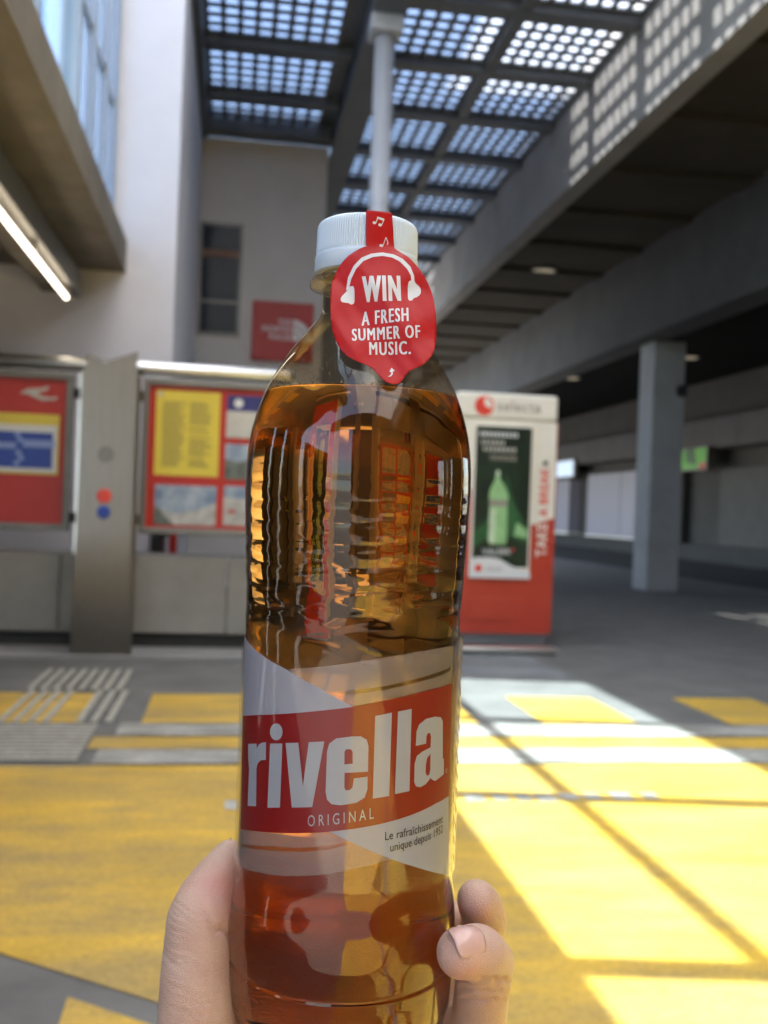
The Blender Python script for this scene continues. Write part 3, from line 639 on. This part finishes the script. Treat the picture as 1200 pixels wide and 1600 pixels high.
# wrap label (coordinates: mm of arc, mm of height)
LR = 31.5
def on_label(off):
    def f(s, z):
        t = s/31.5; return L((LR+off)*math.sin(t), (LR+off)*math.cos(t), z)
    return f
M['film'] = sheet('label_film', (0.985, 0.985, 0.98), 1.4, 0.05)
M['frost'] = sheet('label_frost', (0.92, 0.85, 0.78), 1.45, 0.08, (0.45, 0.40, 0.38), 0.42, 0.35)
def printed(name, col, rough, trans):
    m, n, l, p = nodes(name); p.inputs['Base Color'].default_value = (*col, 1); p.inputs['Roughness'].default_value = rough; p.inputs['Specular IOR Level'].default_value = 0.25; p.inputs['Coat Weight'].default_value = 0.08; p.inputs['Coat Roughness'].default_value = 0.06
    t = n.new('ShaderNodeBsdfTranslucent'); t.inputs[0].default_value = (*col, 1)
    mx = n.new('ShaderNodeMixShader'); mx.inputs[0].default_value = trans; l.new(p.outputs[0], mx.inputs[1]); l.new(t.outputs[0], mx.inputs[2]); l.new(mx.outputs[0], n['Material Output'].inputs[0])
    return m
M['lred'] = printed('label_red', (0.23, 0.007, 0.006), 0.3, 0.15)
M['lwhite'] = printed('label_white', (0.35, 0.365, 0.43), 0.35, 0.2)
M['lletter'] = printed('letter_white', (0.38, 0.39, 0.43), 0.35, 0.2)
M['lblack'] = printed('letter_black', (0.02, 0.02, 0.02), 0.5, 0.0)
label = mapped(cut(flat2d(polys=[[(-47, -36.5), (-47, -100.6), (-20, -99.6), (0, -99.6), (20, -100), (46, -102), (46, -34.6), (34.4, -36.05), (24, -36.4), (16, -36.95), (9.5, -37.85), (2.3, -38.95), (-7, -40.75), (-18.8, -42.5), (-41, -36.2)]]), 1.6), on_label(0.15), 'wrap_label', 'film', bottle)
def lab(name, m, polys, off, step=1.6): return mapped(cut(flat2d(polys=polys), step), on_label(off), name, m, label)
fu = [(-18.84, -42.72), (-7.01, -40.86), (2.35, -39.04), (9.51, -37.96), (16.04, -37.07), (23.85, -36.49), (34.22, -36.18), (33.93, -46.75), (23.5, -47.2), (16.52, -47.97), (8.1, -49.39), (0.45, -50.9), (-8.62, -46.42)]
fgap = [(-5.56, -47.38), (9.18, -45.48), (19.27, -43.81), (32.74, -42.06), (32.85, -43.31), (19.32, -44.89), (9.22, -46.48), (-3.16, -48.23)]
lab('frosted_area', 'frost', [fu, fgap], 0.25)
fl = [(-36.83, -89.83), (-24.93, -87.28), (-16.87, -85.92), (-10.23, -84.79), (-4.48, -84.08), (4.14, -87.4), (12.25, -91.13), (2.01, -93.23), (-4.96, -95.0), (-12.98, -96.5), (-20.07, -97.6), (-33.49, -99.6), (-36.5, -100)]
flgap = [(-35.98, -93.38), (-20.45, -90.11), (-11.34, -88.7), (-4.06, -87.33), (-0.02, -85.94), (1.46, -86.6), (-4.03, -88.38), (-11.3, -89.76), (-20.4, -91.18), (-36.1, -94.58)]
lab('frosted_area', 'frost', [fl, flgap], 0.25)
lab('white_panel', 'lwhite', [[(-40.83, -36.41), (-18.85, -42.42), (-8.62, -46.42), (0.74, -51.0), (-8.38, -52.9), (-18.3, -54.8), (-38.87, -59.2)]], 0.30)
lab('white_panel', 'lwhite', [[(-4.49, -83.7), (2.79, -82.4), (9.97, -81.3), (21.01, -79.5), (26.78, -78.6), (34.53, -78.0), (37.04, -101.3), (29, -98.2), (21.77, -95.14), (12.25, -91.13), (4.14, -87.4)]], 0.30)
lab('red_band', 'lred', [[(-38.87, -58.71), (-28, -56.3), (-18.3, -54.43), (-8.38, -52.56), (0.45, -51.01), (8.11, -49.51), (16.53, -48.15), (23.55, -47.35), (33.62, -46.83), (34.26, -62.08), (34.52, -78.24), (26.77, -78.79), (21.0, -79.73), (9.96, -81.5), (2.79, -82.59), (-4.2, -83.71), (-10.24, -84.67), (-16.87, -85.8), (-24.94, -87.16), (-36.85, -89.71)]], 0.38)
lets = [
 [[(-33.14, -65.23), (-28.43, -64.17), (-28.23, -65.41), (-27.34, -64.19), (-25.86, -63.36), (-24.26, -63.0), (-24.09, -67.67), (-26.06, -68.18), (-27.44, -69.2), (-27.99, -70.72), (-27.53, -80.96), (-31.97, -81.98), (-31.97, -71.93), (-32.8, -69.04)]],
 [[(-22.66, -63.01), (-18.38, -62.3), (-18.42, -79.26), (-22.79, -80.21)], [(-18.45, -59.22), (-18.57, -60.1), (-18.99, -60.9), (-19.66, -61.49), (-20.49, -61.8), (-21.36, -61.77), (-22.13, -61.41), (-22.68, -60.76), (-22.91, -59.93), (-22.77, -59.03), (-22.3, -58.21), (-21.57, -57.6), (-20.71, -57.29), (-19.86, -57.34), (-19.14, -57.72), (-18.65, -58.38)]],
 [[(-17.36, -62.02), (-13.5, -61.38), (-11.74, -72.58), (-10.54, -60.92), (-6.39, -60.31), (-8.95, -77.71), (-14.73, -78.62)]],
 [[(-5.57, -62.88), (-5.06, -60.8), (-3.34, -59.35), (0.73, -58.66), (3.07, -58.62), (4.58, -59.49), (5.06, -61.07), (5.19, -67.81), (-0.84, -68.17), (-0.76, -71.96), (-0.38, -72.71), (0.66, -72.62), (1.34, -71.91), (1.6, -69.57), (5.12, -69.09), (5.19, -72.49), (4.55, -74.53), (2.54, -75.87), (-1.52, -76.67), (-3.88, -76.5), (-5.1, -75.42), (-5.54, -73.41)], [(-1.05, -62.63), (-0.6, -62.03), (0.57, -61.99), (1.06, -62.68), (1.17, -65.77), (-0.98, -66.01)]],
 [[(6.56, -53.3), (11.03, -52.53), (11.13, -74.4), (6.71, -74.87)]],
 [[(12.76, -52.32), (16.83, -51.86), (17.08, -73.67), (12.73, -74.05)]],
 [[(18.6, -61.86), (18.72, -57.99), (19.48, -56.27), (21.81, -55.01), (25.34, -54.83), (27.91, -55.35), (28.98, -56.55), (29.7, -66.81), (30.34, -67.23), (30.52, -71.4), (26.38, -72.44), (24.9, -71.75), (24.41, -71.25), (22.71, -72.6), (20.68, -73.19), (19.1, -72.67), (18.52, -71.4), (18.45, -66.62), (19.1, -64.6), (21.01, -63.63), (23.95, -62.94), (23.98, -60.1), (23.47, -58.95), (22.6, -59.02), (22.22, -59.88), (22.15, -61.67)], [(24.04, -64.65), (22.78, -65.68), (22.36, -67.43), (22.39, -69.54), (23.04, -70.54), (23.9, -70.2), (24.19, -68.91)]]]
for pl in lets: lab('letter', 'lletter', pl, 0.46)
lab('registered_mark', 'lletter', [disc_pts(32.0, -70.7, 0.55, 14), disc_pts(32.0, -70.7, 0.38, 14)], 0.46)
def ltext(text, a, b, up, m, off, caps=True): return mapped(cut(fit_text(flat2d(text=text, offset=off), a, b, up, caps), 1.6), on_label(0.46), 'lettering', m, label)
ltext('O R I G I N A L', (-9.99, -82.9), (7.15, -80.12), (-10.1, -80.0), 'lletter', 0.0)
ltext('Le rafraîchissement', (10.45, -86.0), (31.0, -84.75), (10.38, -83.7), 'lblack', 0.004, False)
ltext('unique depuis 1952', (12.03, -89.1), (31.1, -87.5), (11.95, -86.8), 'lblack', 0.004, False)
mapped(cut(flat2d(polys=[[(-46.5, -36.6), (-46.5, -100.5), (0, -99.6), (46, -102), (46, -34.7), (34.4, -36.1), (9.5, -37.9), (-18.8, -42.6), (-41, -36.3)]]), 1.6), lambda a_, z_: on_label(0.62+0.03*math.sin(a_*0.9+z_*0.05))(a_, z_), 'clear_overwrap', 'film', label)
# overlap seam of the film at the right edge
bm = flat2d(polys=[[(38.2, -101.5), (44, -101.8), (43.6, -34.8), (37.6, -35.4)]]); cut(bm, 0.8, 1.5)
for v in bm.verts: v.co.z = 0
mapped(bm, lambda s, z: on_label(0.5+0.25*math.sin(s*2.1+z*0.35)+0.15*math.sin(z*1.3+s))(s, z), 'film_seam', 'frost', label)

# red paper tag: strap over the cap, round tag hanging before the shoulder
def on_tag(off):
    def f(s, z):
        Rn = max(15.8+(73-z)*0.33, 15.4)
        Rc = math.sqrt(max(15.15**2-min(abs(s), 14)**2, 0)) + 0.12
        t = min(max((75-z)/5.0, 0), 1); t = t*t*(3-2*t)
        wv = 0.7*math.sin(s*0.33+z*0.21)+0.45*math.sin(s*0.2-z*0.4+1)+0.12*math.sin(s*1.1+z*0.7)
        n = (1-t)*Rc+t*(Rn+wv*min(1, max(0, (70-z)/8))-0.006*(s-4.5)**2)
        return L(s, n+off, z)
    return f
M['tagred'] = mat('tag_red', (0.38, 0.008, 0.008), 0.4, spec=0.22)
M['tagwhite'] = mat('tag_white', (0.55, 0.55, 0.56), 0.4)
outl = [(-0.71, 83.3), (6.54, 83.3), (7.05, 78.05), (7.51, 73.58), (9.99, 72.0), (13.14, 69.01), (16.29, 64.86), (18.32, 60.69), (19.4, 54.19), (19.64, 47.76), (18.96, 43.19), (16.65, 39.94), (14.4, 38.6), (12.43, 37.75), (11.19, 36.15), (10.17, 34.33), (8.5, 33.6), (6.16, 34.16), (4.42, 35.86), (2.66, 38.0), (0.6, 38.9), (-1.64, 39.6), (-5.11, 41.47), (-7.38, 44.75), (-8.86, 49.24), (-9.48, 56.13), (-9.46, 62.23), (-8.1, 66.09), (-5.83, 69.55), (-2.84, 72.11), (-0.37, 73.44)]
def smooth_poly(p, it=2, keep=()):
    for _ in range(it):
        q = []
        for i, a in enumerate(p):
            b = p[(i+1) % len(p)]; q += [(0.78*a[0]+0.22*b[0], 0.78*a[1]+0.22*b[1]), (0.22*a[0]+0.78*b[0], 0.22*a[1]+0.78*b[1])]
        p = q
    return p
body_part = smooth_poly(outl[3:31], 2)[4:-4]
paper = mapped(cut(flat2d(polys=[[(-0.71, 83.3), (6.54, 83.3), (7.05, 78.05), (7.51, 73.58)]+body_part+[(-0.37, 73.44)]]), 0.9, 0.9), on_tag(0.0), 'hang_tag', 'tagred', bottle)
so = paper.modifiers.new('thickness', 'SOLIDIFY'); so.thickness = 0.00022; so.offset = 0
def tprint(name, polys): return mapped(cut(flat2d(polys=polys), 0.9, 0.9), on_tag(0.2), name, 'tagwhite', paper)
arcO = [(-5.36, 60.06), (-4.94, 63.86), (-3.54, 67.26), (-1.43, 69.76), (1.17, 71.09), (4.25, 71.63), (7.35, 71.24), (10.04, 69.83), (12.06, 67.76), (13.12, 65.18), (13.33, 63.29)]
arcI = [(12.45, 63.49), (12.25, 65.14), (11.2, 67.0), (9.17, 69.06), (6.94, 70.16), (4.28, 70.52), (1.64, 70.05), (-0.96, 68.73), (-2.85, 66.34), (-4.05, 63.43), (-4.59, 60.57)]
tprint('headband_print', [arcO+arcI])
tprint('ear_pad_print', [smooth_poly([(-3.1, 61.35), (-4.62, 61.13), (-5.21, 59.6), (-6.45, 58.14), (-6.75, 57.1), (-6.25, 56.37), (-4.43, 56.36), (-3.89, 55.92), (-3.12, 56.19), (-2.89, 56.9)])])
tprint('ear_pad_print', [smooth_poly([(11.49, 63.59), (13.24, 63.76), (13.6, 63.07), (14.8, 62.18), (15.25, 61.02), (14.97, 59.83), (13.98, 58.98), (13.24, 58.81), (12.82, 57.99), (11.91, 57.81), (11.59, 58.5)])])
tprint('arrow_print', [[(6.62, 35.73), (7.37, 36.2), (7.65, 37.1), (7.09, 37.17), (7.64, 38.43), (8.54, 37.48), (8.02, 37.43), (8.0, 36.54), (7.51, 35.86)]])
def ttext(text, a, b, up, off, spread):
    first = None
    for k, sh in enumerate((-1, -0.33, 0.33, 1)):
        dx = sh*spread; bm = fit_text(flat2d(text=text, offset=0.0, space=1.22), (a[0]+spread, a[1]), (b[0]-spread, b[1]), (up[0]+spread, up[1]))
        for v in bm.verts: v.co.x += dx
        o = mapped(cut(bm, 0.9, 0.9), on_tag(0.2+0.012*k), 'lettering', 'tagwhite', paper)
        if first is None: first = o
        else:
            b1 = bmesh.new(); b1.from_mesh(first.data); b1.from_mesh(o.data); b1.to_mesh(first.data); b1.free(); bpy.data.objects.remove(o)
    return first
ttext('WIN', (-0.75, 56.6), (9.78, 57.4), (-1.2, 64.03), 0, 0.30)
ttext('A FRESH', (-0.73, 49.92), (11.86, 51.5), (-0.87, 53.97), 0, 0.12)
ttext('SUMMER OF', (-3.13, 45.25), (15.17, 47.1), (-3.35, 48.79), 0, 0.12)
ttext('MUSIC.', (1.61, 41.63), (12.68, 42.38), (1.42, 45.23), 0, 0.12)
def note(polys): tprint('music_note', polys)
note([disc_pts(1.75, 79.95, 0.52, 12, 0.42), [(2.1, 80.0), (2.3, 80.0), (2.75, 81.3), (2.6, 81.75), (2.5, 81.6)]]); 
note([disc_pts(3.35, 79.5, 0.52, 12, 0.42), [(3.7, 79.5), (3.88, 79.5), (4.55, 81.2), (4.3, 81.3)]]); note([[(2.5, 81.75), (4.45, 81.35), (4.3, 80.75), (2.4, 81.15)]])
note([disc_pts(3.9, 73.8, 0.55, 12, 0.42), [(4.3, 73.9), (4.5, 73.9), (5.2, 76.3), (5.0, 76.3)]]); note([[(5.0, 76.3), (5.25, 76.25), (5.85, 75.0), (5.75, 74.3), (5.35, 74.2), (5.55, 74.6), (5.5, 75.0)]])

# ------------------------------------------------------------------ the hand
m_, n_, l_, p_ = nodes('skin')
tc = n_.new('ShaderNodeTexCoord'); tn = n_.new('ShaderNodeTexNoise'); tn.inputs['Scale'].default_value = 70; tn.inputs['Detail'].default_value = 5; l_.new(tc.outputs['Object'], tn.inputs['Vector'])
cr = n_.new('ShaderNodeValToRGB'); cr.color_ramp.elements[0].color = (0.48, 0.30, 0.23, 1); cr.color_ramp.elements[1].color = (0.56, 0.38, 0.295, 1); cr.color_ramp.elements[0].position = 0.35; cr.color_ramp.elements[1].position = 0.65
l_.new(tn.outputs[0], cr.inputs[0]); last = cr.outputs[0]
for (c_, rad, amt) in (((-36, 0, -113), 13, 0.75), ((33, 26, -119), 9, 0.6), ((39, 2, -116), 9, 0.55), ((-41, 4, -121), 10, 0.3)):
    dv = n_.new('ShaderNodeVectorMath'); dv.operation = 'DISTANCE'; dv.inputs[1].default_value = L(*c_); l_.new(tc.outputs['Object'], dv.inputs[0])
    mr = n_.new('ShaderNodeMapRange'); mr.interpolation_type = 'SMOOTHSTEP'; mr.inputs[1].default_value = rad/1000; mr.inputs[2].default_value = 0.0; mr.inputs[3].default_value = 0; mr.inputs[4].default_value = amt
    l_.new(dv.outputs['Value'], mr.inputs[0]); mq = n_.new('ShaderNodeMix'); mq.data_type = 'RGBA'; l_.new(mr.outputs[0], mq.inputs[0]); l_.new(last, mq.inputs[6]); mq.inputs[7].default_value = (0.58, 0.26, 0.22, 1); last = mq.outputs[2]
l_.new(last, p_.inputs['Base Color'])
p_.inputs['Roughness'].default_value = 0.46; p_.inputs['Subsurface Weight'].default_value = 0.35; p_.inputs['Subsurface Radius'].default_value = (0.006, 0.0022, 0.0012); p_.inputs['Subsurface Scale'].default_value = 0.6
wv = n_.new('ShaderNodeTexNoise'); mp = n_.new('ShaderNodeMapping'); mp.inputs['Scale'].default_value = (420, 420, 2200); wv.inputs['Scale'].default_value = 1.0; wv.inputs['Detail'].default_value = 4
l_.new(tc.outputs['Object'], mp.inputs[0]); l_.new(mp.outputs[0], wv.inputs['Vector'])
vo = n_.new('ShaderNodeTexVoronoi'); vo.inputs['Scale'].default_value = 2600; l_.new(tc.outputs['Object'], vo.inputs['Vector'])
ad_ = n_.new('ShaderNodeMath'); ad_.operation = 'ADD'; l_.new(wv.outputs[0], ad_.inputs[0]); l_.new(vo.outputs[0], ad_.inputs[1])
bn = n_.new('ShaderNodeBump'); bn.inputs['Strength'].default_value = 0.4; bn.inputs['Distance'].default_value = 0.0006; l_.new(ad_.outputs[0], bn.inputs['Height']); l_.new(bn.outputs[0], p_.inputs['Normal'])
M['skin'] = m_
M['nail'] = mat('nail', (0.58, 0.36, 0.31), 0.2, 0.05, 200, coat=0.3)
bm = bmesh.new()
def hull(sph):
    b2 = bmesh.new()
    for x, n, z, r in sph: bmesh.ops.create_icosphere(b2, subdivisions=3, radius=r/1000, matrix=Matrix.Translation(L(x, n, z)))
    res = bmesh.ops.convex_hull(b2, input=b2.verts[:])
    bmesh.ops.delete(b2, geom=[g for g in res['geom_interior'] if isinstance(g, bmesh.types.BMVert)], context='VERTS')
    me = bpy.data.meshes.new('h'); b2.to_mesh(me); b2.free(); bm.from_mesh(me); bpy.data.meshes.remove(me)
def chain(pts):
    for a, b in zip(pts, pts[1:]): hull([a, b])
chain([(-39.5, 2, -188, 16), (-39.0, 6, -154, 12.8), (-40.6, 5, -135, 10.9), (-41.0, 2.0, -120, 9.9), (-40.4, -3.5, -116.2, 8.6), (-38.3, -9.5, -112, 7.0), (-35.4, -15.5, -107.6, 5.2)])
chain([(25, -50, -140, 9), (45, -27, -133, 7.6), (43.2, -11, -123, 6.9), (41.2, -5.5, -117, 6.7), (39.3, -1.5, -113.2, 5.9)])
chain([(38, -42, -172, 9.5), (43.5, -22, -166, 9.2), (41.8, -6, -152, 8.5), (41.0, 4.5, -137.5, 8.0), (40.5, 12.4, -125.5, 8.3), (37.5, 19.0, -119.9, 7.7), (32.4, 23.4, -118.0, 6.9)])
chain([(34, -30, -195, 9.5), (45, -8, -186, 8.8), (40, 14, -174, 8.3), (27, 29, -166, 7)])
chain([(26, -18, -212, 9), (40, 2, -206, 8), (36, 18, -197, 7.2), (26, 28, -190, 6.2)])
hull([(-28, -42, -117, 9), (18, -45, -112, 9), (25, -43, -122, 8), (-24, -47, -165, 10), (22, -47, -160, 10), (38, -44, -172, 9.5)])
hull([(-40, -4, -191, 15), (-24, -47, -170, 10), (22, -47, -172, 10), (38, -44, -176, 9.5), (34, -32, -195, 10), (24, -18, -214, 11), (-15, -5, -222, 16)])
chain([(-8, -10, -222, 20), (-16, 15, -262, 23), (-26, 50, -320, 28)])
# thenar fold
hull([(-40, -2, -188, 14), (-41, -18, -167, 9), (-30, -36, -174, 10)])
me = bpy.data.meshes.new('h'); bm.to_mesh(me); bm.free()
ho = bpy.data.objects.new('h', me); C.objects.link(ho)
rm = ho.modifiers.new('r', 'REMESH'); rm.mode = 'VOXEL'; rm.voxel_size = 0.00065
sm = ho.modifiers.new('s', 'SMOOTH'); sm.factor = 0.5; sm.iterations = 10
dg = bpy.context.evaluated_depsgraph_get(); hm = bpy.data.meshes.new_from_object(ho.evaluated_get(dg)); bpy.data.objects.remove(ho)
vn = len(hm.vertices); co = np.empty(vn*3); hm.vertices.foreach_get('co', co); co = co.reshape(-1, 3)
no = np.empty(vn*3); hm.vertex_normals.foreach_get('vector', no); no = no.reshape(-1, 3)
rs = np.random.RandomState(3)
def crease(c, axis, rad, wd, dep, curve=0.0):
    c_ = np.array(L(*c)); a_ = np.array((axis[0], -axis[1], axis[2]), float); a_ /= np.linalg.norm(a_)
    d_ = co-c_; q = np.linalg.norm(d_, axis=1); t = d_@a_ + curve*np.sin(d_[:, 0]*900+d_[:, 1]*700)*0.001
    k_ = np.exp(-(t/(wd/1000))**2)*np.clip(1-(q/(rad/1000))**2, 0, 1)
    co[:] = co - no*(k_*dep/1000)[:, None]
for z_, dp in ((-128.0, 1.9), (-131.4, 0.8), (-134.0, 0.9), (-147, 0.8), (-150, 0.7)): crease((38, 17, z_), (0.05, -0.45, 1), 12, 0.85, dp, 0.3)
for z_ in np.arange(-128, -113, 1.55): crease((-45, 8, z_+rs.uniform(-.3, .3)), (0.22, -0.1, 1), 11, 0.42, rs.uniform(0.25, 0.5), 0.6)
for z_ in np.arange(-150, -128, 2.4): crease((-42, 14, z_+rs.uniform(-.5, .5)), (0.5, -0.1, 1), 13, 0.45, rs.uniform(0.12, 0.28), 0.8)
crease((-33.5, 6, -120), (0.75, 0.1, 0.9), 11, 0.9, 1.0, 0.4)
crease((42, -6, -121), (0.1, -0.6, 1), 9, 0.5, 0.5, 0.3); crease((45, -14, -126), (0.1, -0.6, 1), 9, 0.5, 0.4, 0.3)
hm.vertices.foreach_set('co', co.ravel()); hm.update()
hm.name = 'person'; hm.polygons.foreach_set('use_smooth', [True]*len(hm.polygons))
person = link('person', hm, 'skin'); person.location = AXIS; person.rotation_euler = bottle.rotation_euler
tag(person, 'bare left hand gripping the lower part of the bottle', 'person')
def nail(c, axis, nrm, ln, wd, curve=0.35):
    a = Vector((axis[0], -axis[1], axis[2])).normalized(); n = Vector((nrm[0], -nrm[1], nrm[2])); n = (n-n.dot(a)*a).normalized(); b = a.cross(n)
    bm = bmesh.new(); N = 12; grid = []
    for i in range(N+1):
        row = []
        for j in range(N+1):
            u = -1+2*i/N; v = -1+2*j/N
            uu, vv = u*math.sqrt(1-v*v/2), v*math.sqrt(1-u*u/2)          # square to disc
            uu, vv = 0.45*u+0.55*uu, 0.35*v+0.65*vv
            h = -curve*wd*vv*vv-0.12*ln*max(0, -uu)**2-0.10*ln*max(0, uu)**2
            row.append(bm.verts.new(L(*c)+(a*uu*ln/2+b*vv*wd/2+n*h)/1000))
        grid.append(row)
    for i in range(N):
        for j in range(N): bm.faces.new((grid[i][j], grid[i+1][j], grid[i+1][j+1], grid[i][j+1]))
    o = fin(bm, 'fingernail', 'nail', person, True); s = o.modifiers.new('t', 'SOLIDIFY'); s.thickness = 0.0004; s.offset = 0
    return o
nail((34.0, 27.4, -111.4), (-0.86, 0.45, 0.0), (0.18, 0.55, 0.80), 9.5, 9.5)
nail((-38.0, -16.6, -107.0), (2.3, -6.5, 4.4), (-0.66, -0.68, 0.3), 8.5, 8.5)
